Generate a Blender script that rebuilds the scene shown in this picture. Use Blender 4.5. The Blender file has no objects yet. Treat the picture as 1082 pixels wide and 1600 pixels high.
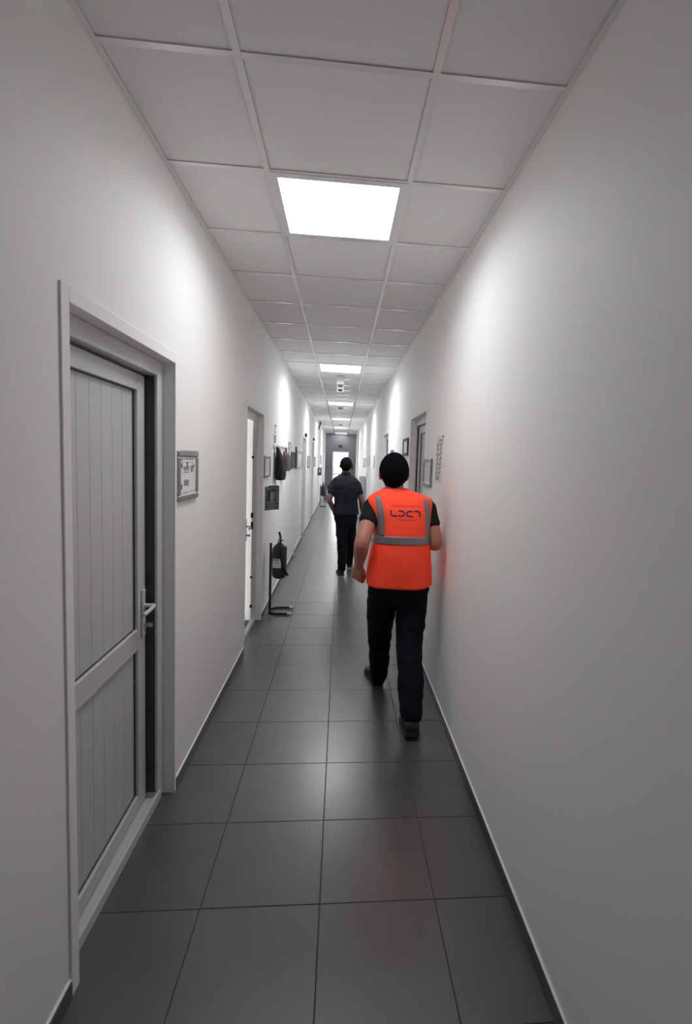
import bpy, bmesh, math, random
from mathutils import Vector, Matrix, noise
from mathutils.bvhtree import BVHTree
random.seed(7)
SC = bpy.context.scene
COL = SC.collection
PI = math.pi

# ------------------------------------------------------------------ camera, world, exposure
FPX, PX, PY = 778.675, 601.93, 784.72            # focal length and principal point for the 1082 x 1600 frame
PITCH, YAW, ROLL = -0.08339, 0.09026, 0.03737
CAM_H = 1.6352
fw = Vector((math.sin(YAW)*math.cos(PITCH), math.cos(YAW)*math.cos(PITCH), math.sin(PITCH)))
rt0 = Vector((math.cos(YAW), -math.sin(YAW), 0)); up0 = rt0.cross(fw)
rt = rt0*math.cos(ROLL)+up0*math.sin(ROLL); up = -rt0*math.sin(ROLL)+up0*math.cos(ROLL)
cam = bpy.data.cameras.new('camera'); camo = bpy.data.objects.new('camera', cam); COL.objects.link(camo)
camo.matrix_world = Matrix(((rt.x, up.x, -fw.x, 0), (rt.y, up.y, -fw.y, 0), (rt.z, up.z, -fw.z, CAM_H), (0, 0, 0, 1)))
cam.sensor_fit = 'VERTICAL'; cam.sensor_height = 36; cam.sensor_width = 24.345
cam.lens = FPX/1600*36
cam.shift_x = (541-PX)/1600; cam.shift_y = (PY-800)/1600
cam.clip_start = .02; cam.clip_end = 300
SC.camera = camo
world = bpy.data.worlds.new('sky'); SC.world = world; world.use_nodes = True
bg = world.node_tree.nodes['Background']; bg.inputs['Color'].default_value = (.93, .97, 1, 1); bg.inputs['Strength'].default_value = 8.0
SC.view_settings.view_transform = 'Standard'; SC.view_settings.look = 'None'
SC.view_settings.gamma = 1; SC.view_settings.use_curve_mapping = False
SC.view_settings.exposure = 0.3
LAMP, LAMP1 = 14.0, 6.5                                       # watts of the ceiling panels; the first one is weaker
SPREAD = 160                                      # beam of the prismatic panels, degrees
SC.cycles.max_bounces = 18; SC.cycles.diffuse_bounces = 14
SC.cycles.sample_clamp_indirect = 6
try: SC.cycles.use_denoising = True
except Exception: pass

# ------------------------------------------------------------------ dimensions
DL, DR, H = .7604, .68637, 2.81945               # left wall x=-DL, right wall x=DR, ceiling height
YB, YE = -6.5, 23.9                              # rear and far end of the corridor
GA, GY = -.34395, 1.62163                        # ceiling grid
FB, FC, FS = -.03107, 1.715, .429                # floor grid
WT = .16                                         # wall thickness

# ------------------------------------------------------------------ materials
def mat(name, color, rough=.6, metal=0, var=0, vscale=6, bump=0, bscale=80, spec=.5, objvar=0, stretch=None, coat=0, coatr=.1):
    m = bpy.data.materials.new(name); m.use_nodes = True
    nt = m.node_tree; b = nt.nodes['Principled BSDF']
    c = tuple(color)+(1,) if len(color) == 3 else tuple(color)
    b.inputs['Base Color'].default_value = c; b.inputs['Roughness'].default_value = rough
    b.inputs['Metallic'].default_value = metal; b.inputs['Specular IOR Level'].default_value = spec
    if coat: b.inputs['Coat Weight'].default_value = coat; b.inputs['Coat Roughness'].default_value = coatr
    tc = nt.nodes.new('ShaderNodeTexCoord'); vec = tc.outputs['Object']
    if stretch:
        mp = nt.nodes.new('ShaderNodeMapping'); mp.inputs['Scale'].default_value = stretch
        nt.links.new(vec, mp.inputs['Vector']); vec = mp.outputs['Vector']
    if var or objvar:
        hs = nt.nodes.new('ShaderNodeHueSaturation'); hs.inputs['Color'].default_value = c
        add = nt.nodes.new('ShaderNodeMath'); add.operation = 'ADD'; add.inputs[0].default_value = 1-var/2-objvar/2; add.inputs[1].default_value = 0
        if var:
            n = nt.nodes.new('ShaderNodeTexNoise'); n.inputs['Scale'].default_value = vscale; n.inputs['Detail'].default_value = 5
            nt.links.new(vec, n.inputs['Vector'])
            ml = nt.nodes.new('ShaderNodeMath'); ml.operation = 'MULTIPLY'; ml.inputs[1].default_value = var
            nt.links.new(n.outputs['Fac'], ml.inputs[0]); nt.links.new(ml.outputs[0], add.inputs[1])
        out = add.outputs[0]
        if objvar:
            oi = nt.nodes.new('ShaderNodeObjectInfo')
            ma = nt.nodes.new('ShaderNodeMath'); ma.operation = 'MULTIPLY_ADD'; ma.inputs[1].default_value = objvar
            nt.links.new(oi.outputs['Random'], ma.inputs[0]); nt.links.new(out, ma.inputs[2]); out = ma.outputs[0]
        nt.links.new(out, hs.inputs['Value']); nt.links.new(hs.outputs['Color'], b.inputs['Base Color'])
    if bump:
        n2 = nt.nodes.new('ShaderNodeTexNoise'); n2.inputs['Scale'].default_value = bscale; n2.inputs['Detail'].default_value = 4
        nt.links.new(vec, n2.inputs['Vector'])
        bp = nt.nodes.new('ShaderNodeBump'); bp.inputs['Strength'].default_value = bump; bp.inputs['Distance'].default_value = .004
        nt.links.new(n2.outputs['Fac'], bp.inputs['Height']); nt.links.new(bp.outputs['Normal'], b.inputs['Normal'])
    return m
def emit(name, color, strength):
    m = bpy.data.materials.new(name); m.use_nodes = True; nt = m.node_tree
    for n in list(nt.nodes): nt.nodes.remove(n)
    e = nt.nodes.new('ShaderNodeEmission'); e.inputs['Color'].default_value = tuple(color)+(1,); e.inputs['Strength'].default_value = strength
    o = nt.nodes.new('ShaderNodeOutputMaterial'); nt.links.new(e.outputs[0], o.inputs[0]); return m
def glassmat(name):
    m = bpy.data.materials.new(name); m.use_nodes = True; nt = m.node_tree
    for n in list(nt.nodes): nt.nodes.remove(n)
    t = nt.nodes.new('ShaderNodeBsdfTransparent'); g = nt.nodes.new('ShaderNodeBsdfGlossy'); g.inputs['Roughness'].default_value = .02
    f = nt.nodes.new('ShaderNodeFresnel'); f.inputs['IOR'].default_value = 1.45
    mx = nt.nodes.new('ShaderNodeMixShader'); o = nt.nodes.new('ShaderNodeOutputMaterial')
    nt.links.new(f.outputs[0], mx.inputs[0]); nt.links.new(t.outputs[0], mx.inputs[1]); nt.links.new(g.outputs[0], mx.inputs[2])
    nt.links.new(mx.outputs[0], o.inputs[0]); return m
M = dict(
    wall=mat('plaster_wall', (.90, .90, .893), .62, var=.05, vscale=1.3, bump=.05, bscale=60, spec=.35),
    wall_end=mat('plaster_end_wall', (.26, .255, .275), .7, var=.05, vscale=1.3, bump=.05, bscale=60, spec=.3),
    tile_c=mat('ceiling_tile_board', (.90, .89, .89), .8, var=.04, vscale=3, bump=.08, bscale=160, spec=.2, objvar=.04),
    tbar=mat('ceiling_grid_metal', (.9, .89, .89), .18, spec=1.0, coat=.6, coatr=.1),
    plenum=mat('plenum_dark', (.05, .05, .05), .9),
    tile_f=mat('porcelain_floor_tile', (.08, .08, .08), .36, var=.5, vscale=5, bump=.03, bscale=40, spec=.8, objvar=.12, coat=.45, coatr=.24),
    grout=mat('floor_grout', (.07, .07, .071), .85),
    skirt=mat('skirting_tile', (.07, .069, .07), .4, var=.2),
    pvc=mat('white_pvc', (.60, .60, .60), .32, spec=.5),
    pvc_plank=mat('white_pvc_board', (.56, .56, .56), .38, var=.04, vscale=4, stretch=(8, 8, .6)),
    bead=mat('grey_glazing_seal', (.07, .07, .07), .6),
    gap_shade=mat('painted_gap_shade', (.06, .056, .054), .45, metal=.3),
    casing=mat('painted_casing', (.56, .555, .55), .5),
    alu=mat('brushed_aluminium', (.30, .30, .31), .38, metal=.75),
    paper=mat('white_paper', (.80, .80, .79), .75, var=.05, vscale=10),
    ink=mat('grey_ink', (.06, .06, .065), .7),
    inkpale=mat('pale_grey_ink', (.28, .28, .28), .7),
    dark=mat('dark_plastic', (.025, .025, .027), .45),
    black=mat('black_paint', (.014, .014, .015), .4),
    cyl=mat('extinguisher_body_paint', (.028, .026, .026), .33),
    signdark=mat('sign_dark_face', (.035, .035, .035), .6),
    signline=mat('sign_print', (.5, .5, .5), .6),
    rubber=mat('black_rubber', (.01, .01, .01), .6),
    whitecap=mat('white_rubber_cap', (.65, .65, .65), .5),
    chrome=mat('satin_chrome', (.5, .5, .5), .25, metal=1),
    leaf_backlit=mat('backlit_blue_door_leaf', (.16, .22, .31), .4), locker=mat('pale_grey_enamel', (.62, .61, .66), .4),
    frame_blue=mat('bluish_white_frame', (.55, .62, .72), .4),
    skin=mat('skin', (.46, .19, .135), .5, var=.12, vscale=14, bump=.06, bscale=220, spec=.4),
    skin2=mat('tanned_skin', (.21, .098, .07), .5, var=.12, vscale=14, bump=.06, bscale=220, spec=.4),
    hair=mat('black_hair', (.004, .004, .006), .85, var=.4, vscale=60, bump=.5, bscale=260, stretch=(1, 1, .3), spec=.05),
    hair2=mat('dark_brown_hair', (.006, .0055, .007), .85, var=.4, vscale=60, bump=.5, bscale=260, stretch=(1, 1, .3), spec=.05),
    vest=mat('orange_fluorescent_fabric', (1.4, .105, .048), .75, var=.08, vscale=9, bump=.15, bscale=350, spec=.2),
    band=mat('grey_reflective_tape', (.25, .22, .235), .4, metal=.2, bump=.1, bscale=500),
    print=mat('navy_print', (.035, .012, .11), .6),
    print2=mat('dark_red_print', (.25, .015, .03), .6),
    tshirt=mat('black_cotton', (.012, .012, .014), .85, bump=.2, bscale=300, spec=.2),
    polo=mat('dark_slate_cotton', (.014, .016, .022), .85, bump=.2, bscale=300, spec=.2),
    jeans=mat('black_denim', (.006, .006, .011), .85, bump=.3, bscale=420, spec=.15),
    shoe=mat('dark_grey_shoe', (.028, .031, .036), .6, bump=.2, bscale=200),
    sole=mat('shoe_sole', (.04, .04, .045), .6), solew=mat('pale_shoe_sole', (.5, .5, .52), .6),
    shoeg=mat('charcoal_shoe', (.02, .021, .024), .6),
    coat=mat('black_coat_cloth', (.014, .014, .014), .9, bump=.3, bscale=200),
    bag=mat('brown_cloth', (.105, .075, .068), .85, var=.25, vscale=12, bump=.3, bscale=200),
    grey=mat('grey_enamel', (.33, .33, .36), .45), bluish=mat('blue_plastic', (.10, .15, .24), .4),
    eye=mat('eye_white', (.7, .68, .65), .3), plate=mat('white_switch_plastic', (.6, .6, .6), .4),
    ground=mat('pale_concrete', (.45, .45, .44), .85, var=.15, vscale=2),
    pane=glassmat('clear_glass'), lamp=emit('lit_panel', (1, 1, .995), 4.6), lens=mat('dark_lens', (.01, .01, .02), .2),
)

# ------------------------------------------------------------------ helpers
def tag(o, label=None, cat=None, group=None, kind=None):
    if label: o['label'] = label
    if cat: o['category'] = cat
    if group: o['group'] = group
    if kind: o['kind'] = kind
    return o
def empty(name, loc, label=None, cat=None, group=None, kind=None):
    o = bpy.data.objects.new(name, None); COL.objects.link(o); o.location = loc; o.empty_display_size = .1
    return tag(o, label, cat, group, kind)
def wloc(p):
    v = Vector((0, 0, 0))
    while p is not None: v += p.location; p = p.parent
    return v
def obj(name, bm, m, parent=None, local=False, smooth=False, kind=None, label=None, axis=None):
    """link a bmesh built in world coordinates (or in the parent's own when local) as one mesh object"""
    bmesh.ops.recalc_face_normals(bm, faces=bm.faces[:])
    if parent is not None and not local:
        bmesh.ops.translate(bm, verts=bm.verts[:], vec=-wloc(parent))
    if axis is not None:                                          # open shell: make it face away from its axis
        ax = Vector((axis[0], axis[1], 0))-(wloc(parent) if parent is not None and not local else Vector((0, 0, 0)))
        tot = sum((f.calc_center_median()-ax).to_2d().dot(f.normal.to_2d()) for f in bm.faces)
        if tot < 0: bmesh.ops.reverse_faces(bm, faces=bm.faces[:])
    me = bpy.data.meshes.new(name); bm.to_mesh(me); bm.free()
    me.materials.append(m)
    if smooth:
        for p in me.polygons: p.use_smooth = True
    o = bpy.data.objects.new(name, me); COL.objects.link(o)
    if parent is not None: o.parent = parent
    return tag(o, label, None, None, kind)
def seat(o):
    """move the origin of a world-built mesh object to its base"""
    me = o.data
    xs = [v.co for v in me.vertices]
    c = Vector(((min(v.x for v in xs)+max(v.x for v in xs))/2, (min(v.y for v in xs)+max(v.y for v in xs))/2, min(v.z for v in xs)))
    me.transform(Matrix.Translation(-c)); o.location = c
    return o
def share(name, me, loc, parent, label=None):
    o = bpy.data.objects.new(name, me); COL.objects.link(o); o.parent = parent
    o.location = Vector(loc)-wloc(parent)
    if label: o['label'] = label
    return o
def bx(bm, x0, x1, y0, y1, z0, z1, bev=0):
    r = bmesh.ops.create_cube(bm, size=1)
    vs = r['verts']
    for v in vs:
        v.co = Vector(((x0+x1)/2+v.co.x*(x1-x0), (y0+y1)/2+v.co.y*(y1-y0), (z0+z1)/2+v.co.z*(z1-z0)))
    if bev:
        es = list({e for v in vs for e in v.link_edges})
        bmesh.ops.bevel(bm, geom=es, offset=bev, segments=1, affect='EDGES')
def box(x0, x1, y0, y1, z0, z1, bev=0):
    bm = bmesh.new(); bx(bm, min(x0, x1), max(x0, x1), min(y0, y1), max(y0, y1), z0, z1, bev); return bm
def tube(bm, pts, rad, seg=10, flat=None):
    """round tube along points; rad is one number or one per point; flat=(direction, factor) squeezes it"""
    pts = [Vector(p) for p in pts]
    if not hasattr(rad, '__len__'): rad = [rad]*len(pts)
    rings = []; n = len(pts); prev = None
    for i, p in enumerate(pts):
        t = (pts[min(i+1, n-1)]-pts[max(i-1, 0)]).normalized()
        if prev is None:
            a = Vector((0, 1, 0)) if abs(t.y) < .9 else Vector((1, 0, 0))
            u = (a-t*a.dot(t)).normalized()
        else: u = (prev-t*prev.dot(t)).normalized()
        prev = u; w = t.cross(u)
        ring = []
        for k in range(seg):
            d = u*math.cos(2*PI*k/seg)+w*math.sin(2*PI*k/seg)
            if flat:
                fd = flat[0]; d = d-fd*d.dot(fd)*(1-flat[1])
            ring.append(bm.verts.new(p+d*rad[i]))
        rings.append(ring)
    for a, b in zip(rings, rings[1:]):
        for k in range(seg): bm.faces.new((a[k], a[(k+1) % seg], b[(k+1) % seg], b[k]))
    bm.faces.new(rings[0][::-1]); bm.faces.new(rings[-1])
def limb(bm, pts, rad, seg=16, flat=None):
    """tube with rounded ends, resampled smoothly"""
    pts = [Vector(p) for p in pts]; P = []; R = []
    n = len(pts)
    for i in range(n-1):
        p0, p1, p2, p3 = pts[max(i-1, 0)], pts[i], pts[i+1], pts[min(i+2, n-1)]
        for k in range(6):
            t = k/6
            P.append(.5*((2*p1)+(p2-p0)*t+(2*p0-5*p1+4*p2-p3)*t*t+(3*p1-p0-3*p2+p3)*t**3))
            s = t*t*(3-2*t); R.append(rad[i]*(1-s)+rad[i+1]*s)
    P.append(pts[-1]); R.append(rad[-1])
    d0 = (P[0]-P[1]).normalized(); d1 = (P[-1]-P[-2]).normalized()
    P = [P[0]+d0*R[0]*.95, P[0]+d0*R[0]*.7]+P+[P[-1]+d1*R[-1]*.7, P[-1]+d1*R[-1]*.95]
    R = [R[0]*.3, R[0]*.72]+R+[R[-1]*.72, R[-1]*.3]
    tube(bm, P, R, seg, flat)
def ell(bm, c, r, rot=None, u=24, v=14):
    m = Matrix.Translation(Vector(c))
    if rot: m = m @ rot
    m = m @ Matrix.Diagonal((r[0], r[1], r[2], 1))
    bmesh.ops.create_uvsphere(bm, u_segments=u, v_segments=v, radius=1, matrix=m)
def interp(tab, z):
    """smooth table lookup: rows (z, a, b, ...) ascending"""
    if z <= tab[0][0]: return tab[0][1:]
    if z >= tab[-1][0]: return tab[-1][1:]
    for i in range(len(tab)-1):
        if tab[i][0] <= z <= tab[i+1][0]:
            t = (z-tab[i][0])/(tab[i+1][0]-tab[i][0])
            out = []
            for j in range(1, len(tab[0])):
                p0, p1, p2, p3 = tab[max(i-1, 0)][j], tab[i][j], tab[i+1][j], tab[min(i+2, len(tab)-1)][j]
                out.append(.5*(2*p1+(p2-p0)*t+(2*p0-5*p1+4*p2-p3)*t*t+(3*p1-p0-3*p2+p3)*t**3))
            return out
def sup(th, a, b, e=2.4):
    c, s = math.cos(th), math.sin(th)
    return a*math.copysign(abs(c)**(2/e), c), b*math.copysign(abs(s)**(2/e), s)
def loft_tab(bm, tab, zs, seg=40, grow=0, e=2.4, fold=None, caps=True):
    """tab rows: z, cx, cy, half width, half depth"""
    rings = []
    for z in zs:
        cx, cy, a, b = interp(tab, z); ring = []
        for k in range(seg):
            th = 2*PI*k/seg; x, y = sup(th, a+grow, b+grow, e)
            f = fold(th, z) if fold else 0
            l = math.hypot(x, y) or 1
            ring.append(bm.verts.new((cx+x*(1+f/l), cy+y*(1+f/l), z)))
        rings.append(ring)
    for a, b in zip(rings, rings[1:]):
        for k in range(seg): bm.faces.new((a[k], a[(k+1) % seg], b[(k+1) % seg], b[k]))
    if caps: bm.faces.new(rings[0][::-1]); bm.faces.new(rings[-1])
    return rings
def fuse(bm, voxel, smooth=4, disp=None):
    """weld overlapping closed shapes into one continuous skin and smooth it; returns a bmesh"""
    bmesh.ops.recalc_face_normals(bm, faces=bm.faces[:])
    me = bpy.data.meshes.new('tmp'); bm.to_mesh(me); bm.free()
    o = bpy.data.objects.new('tmp', me); COL.objects.link(o)
    r = o.modifiers.new('r', 'REMESH'); r.mode = 'VOXEL'; r.voxel_size = voxel; r.adaptivity = 0
    s = o.modifiers.new('s', 'SMOOTH'); s.factor = .5; s.iterations = smooth
    dg = bpy.context.evaluated_depsgraph_get(); dg.update()
    m2 = bpy.data.meshes.new_from_object(o.evaluated_get(dg))
    out = bmesh.new(); out.from_mesh(m2)
    bpy.data.objects.remove(o); bpy.data.meshes.remove(me); bpy.data.meshes.remove(m2)
    if disp:
        out.normal_update()
        for v in out.verts: v.co += v.normal*disp(v.co)
    return out
def textmesh(s, size):
    cu = bpy.data.curves.new('t', 'FONT'); cu.body = s; cu.size = size; cu.align_x = 'CENTER'; cu.align_y = 'CENTER'; cu.resolution_u = 2
    o = bpy.data.objects.new('t', cu); COL.objects.link(o)
    dg = bpy.context.evaluated_depsgraph_get(); dg.update()
    me = bpy.data.meshes.new_from_object(o.evaluated_get(dg)); bpy.data.objects.remove(o); bpy.data.curves.remove(cu)
    vs = [(v.co.x, v.co.y) for v in me.vertices]; fs = [tuple(p.vertices) for p in me.polygons]
    bpy.data.meshes.remove(me); return vs, fs

# ------------------------------------------------------------------ setting: floor
fl = tag(obj('floor', box(-DL-WT, DR+WT, YB-.1, YE+.1, -.08, -.0025), M['grout']), 'grey porcelain tiled corridor floor', None, None, 'structure')
def bevtop(x0, x1, y0, y1, z0, z1, b):
    bm = bmesh.new()
    lo = [bm.verts.new(p) for p in ((x0, y0, z0), (x1, y0, z0), (x1, y1, z0), (x0, y1, z0))]
    md = [bm.verts.new(p) for p in ((x0, y0, z1-b), (x1, y0, z1-b), (x1, y1, z1-b), (x0, y1, z1-b))]
    tp = [bm.verts.new(p) for p in ((x0+b, y0+b, z1), (x1-b, y0+b, z1), (x1-b, y1-b, z1), (x0+b, y1-b, z1))]
    for A, B in ((lo, md), (md, tp)):
        for k in range(4): bm.faces.new((A[k], A[(k+1) % 4], B[(k+1) % 4], B[k]))
    bm.faces.new(tp); bm.faces.new(lo[::-1]); return bm
xs = [-DL-.1, FB-FS, FB, FB+FS, DR+.1]
fmesh = []
for a, b in zip(xs, xs[1:]):
    w = b-a; g = .0016
    bm = bevtop(-w/2+g, w/2-g, -FS/2+g, FS/2-g, -.012, 0, .0012)
    me = bpy.data.meshes.new('floor_tile'); bmesh.ops.recalc_face_normals(bm, faces=bm.faces[:]); bm.to_mesh(me); bm.free(); me.materials.append(M['tile_f']); fmesh.append((me, (a+b)/2))
k0 = math.floor((YB-FC)/FS); k1 = math.ceil((YE-FC)/FS)
for k in range(k0, k1):
    for me, cx in fmesh:
        y = FC+FS*(k+.5)
        if YB < y < YE+.2:
            share('floor_tile', me, (cx, y, random.uniform(-.0004, 0)), fl)

# ------------------------------------------------------------------ setting: suspended ceiling
cl = tag(obj('ceiling', box(-DL-WT, DR+WT, YB-.1, YE+.1, H+.06, H+.14), M['plenum']), 'suspended ceiling of square off-white tiles in a metal grid', None, None, 'structure')
cx = [-DL, GA, GA+.6, DR]
cm = []
for a, b in zip(cx, cx[1:]):
    w = b-a; g = .004
    bm = bevtop(-w/2+g, w/2-g, -.3+g, .3-g, 0, .014, .001)
    me = bpy.data.meshes.new('ceiling_tile'); bmesh.ops.recalc_face_normals(bm, faces=bm.faces[:]); bm.to_mesh(me); bm.free(); me.materials.append(M['tile_c']); cm.append((me, (a+b)/2))
LIGHT_ROWS = [1, 8, 15, 22, 29, 36]
kk0 = math.floor((YB-GY)/.6); kk1 = 37
for k in range(kk0, kk1):
    for i, (me, x) in enumerate(cm):
        if i == 1 and k in LIGHT_ROWS: continue
        o = share('ceiling_tile', me, (x+random.uniform(-.002, .002), GY+.6*(k+.5), H+.003+random.uniform(0, .002)), cl)
        o.rotation_euler = (random.uniform(-.0025, .0025), random.uniform(-.002, .002), random.uniform(-.003, .003))
for x in (GA, GA+.6):
    bm = bmesh.new(); bx(bm, x-.012, x+.012, YB, YE, H-.002, H+.001); bx(bm, x-.002, x+.002, YB, YE, H+.001, H+.03)
    obj('main_runner', bm, M['tbar'], cl)
tm = []
for a, b in ((-DL, GA-.012), (GA+.012, GA+.588), (GA+.612, DR)):
    w = b-a; bm = bmesh.new(); bx(bm, -w/2, w/2, -.012, .012, -.001, .001); bx(bm, -w/2, w/2, -.002, .002, .001, .03)
    me = bpy.data.meshes.new('cross_tee'); bm.to_mesh(me); bm.free(); me.materials.append(M['tbar']); tm.append((me, (a+b)/2))
for k in range(kk0+1, kk1+1):
    for me, x in tm: share('cross_tee', me, (x, GY+.6*k, H), cl)
for x0, x1, xo in ((-DL, -DL+.02, -DL+.001), (DR-.02, DR, DR-.001)):
    bm = bmesh.new(); bx(bm, x0, x1, YB, YE, H-.002, H+.001)
    bx(bm, xo-.001, xo+.001, YB, YE, H+.001, H+.03)
    obj('wall_angle', bm, M['tbar'], cl)
bm = bmesh.new(); bx(bm, -DL, DR, YE-.02, YE, H-.002, H+.001); obj('wall_angle', bm, M['tbar'], cl)

# ------------------------------------------------------------------ setting: walls with door openings
# side -1 = left wall, +1 = right wall; (near y, far y, head height)
LEFT = [(1.477, 2.358, 2.035), (4.098, 4.955, 2.03), (9.98, 10.88, 2.03), (12.95, 13.85, 2.03), (16.9, 17.8, 2.0), (20.6, 21.5, 2.03)]
RIGHT = [(4.075, 4.965, 2.05), (7.37, 8.26, 2.04), (15.3, 16.2, 2.03), (21.0, 21.9, 2.03)]
def wall(name, s, D, ops, label):
    bm = bmesh.new(); y = YB
    X0, X1 = (s*D, s*(D+WT)) if s > 0 else (-(D+WT), -D)
    for a, b, t in ops:
        bx(bm, X0, X1, y, a, -.05, H+.05); bx(bm, X0, X1, a, b, t, H+.05); y = b
    bx(bm, X0, X1, y, YE+.1, -.05, H+.05)
    return tag(obj(name, bm, M['wall']), label, None, None, 'structure')
wall('wall_left', -1, DL, LEFT, 'off-white plastered left wall of the corridor')
wall('wall_right', 1, DR, RIGHT, 'off-white plastered right wall of the corridor')
tag(obj('wall_rear', box(-DL-WT, DR+WT, YB-.1, YB, -.05, H+.05), M['wall']), 'off-white wall behind the viewer', None, None, 'structure')
EX0, EX1, EZ = -.43, .36, 1.985
bm = bmesh.new()
bx(bm, -DL-WT, EX0, YE, YE+.15, -.05, H+.05); bx(bm, EX1, DR+WT, YE, YE+.15, -.05, H+.05); bx(bm, EX0, EX1, YE, YE+.15, EZ, H+.05)
tag(obj('wall_end', bm, M['wall_end']), 'grey shaded end wall of the corridor around the bright glass door', None, None, 'structure')
def skirting(name, s, D, ops, label):
    bm = bmesh.new(); y = YB
    for a, b, t in list(ops)+[(YE, YE, 0)]:
        a2 = a-.045 if a < YE else a
        X = sorted((s*D, s*(D-.009)))
        bx(bm, X[0], X[1], y, a2, 0, .055, .0015); y = b+.024
    return tag(obj(name, bm, M['skirt']), label, None, None, 'structure')
skirting('baseboard_left', -1, DL, LEFT, 'dark grey tile skirting along the left wall')
skirting('baseboard_right', 1, DR, RIGHT, 'dark grey tile skirting along the right wall')
def skirt_lip(name, s, D, ops, label):
    bm = bmesh.new(); y = YB
    for a, b, t in list(ops)+[(YE, YE, 0)]:
        a2 = a-.045 if a < YE else a
        X = sorted((s*D, s*(D-.007)))
        bx(bm, X[0], X[1], y, a2, .0552, .064, .002); y = b+.024
    return tag(obj(name, bm, M['wall']), label, None, None, 'structure')
skirt_lip('trim_1', -1, DL, LEFT, 'pale filler bead on top of the left skirting')
skirt_lip('trim_2', 1, DR, RIGHT, 'pale filler bead on top of the right skirting')

# ------------------------------------------------------------------ ceiling lamps
def make_lamp():
    t = empty('ceiling_light', (0, 0, 0))
    bm = bmesh.new(); o, i, z0, z1 = .297, .262, -.004, .012
    for x0, x1, y0, y1 in ((-o, o, -o, -i), (-o, o, i, o), (-o, -i, -i, i), (i, o, -i, i)): bx(bm, x0, x1, y0, y1, z0, z1)
    obj('frame', bm, M['tbar'], t, True)
    bm = bmesh.new(); bx(bm, -i, i, -i, i, .001, .008); obj('diffuser', bm, M['lamp'], t, True)
    la = bpy.data.lights.new('panel_light', 'AREA'); la.shape = 'SQUARE'; la.size = 2*i-.01; la.energy = LAMP; la.spread = math.radians(SPREAD); la.color = (1, .995, 1)
    lo = bpy.data.objects.new('panel_light', la); COL.objects.link(lo); lo.parent = t; lo.location = (0, 0, -.0005)
    return t
def dup(root, loc):
    r = root.copy(); COL.objects.link(r); r.location = loc
    for ch in list(root.children):
        c = ch.copy(); COL.objects.link(c); c.parent = r
        for g in list(ch.children):
            d = g.copy(); COL.objects.link(d); d.parent = c
    return r
lamp0 = make_lamp()
names = ['nearest and largest square ceiling light panel, overhead in front', 'second ceiling light panel, just before the hanging sign box', 'third ceiling light panel, just before the dark smoke detector',
         'fourth ceiling light panel, small and beyond the first smoke detector', 'fifth ceiling light panel, a thin bright strip beyond the far detector', 'last ceiling light panel, right against the end wall']
for n, k in enumerate(LIGHT_ROWS):
    loc = (GA+.3, GY+.6*(k+.5), H)
    if n == 0:
        o = lamp0; o.location = loc
    else: o = dup(lamp0, loc)
    for c in o.children:
        if c.type == 'LIGHT': c.data = c.data.copy(); c.data.energy = (LAMP1, LAMP, LAMP, LAMP, LAMP, 1.2)[n]
    tag(o, names[n], 'ceiling light', 'square ceiling light panels')

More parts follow.
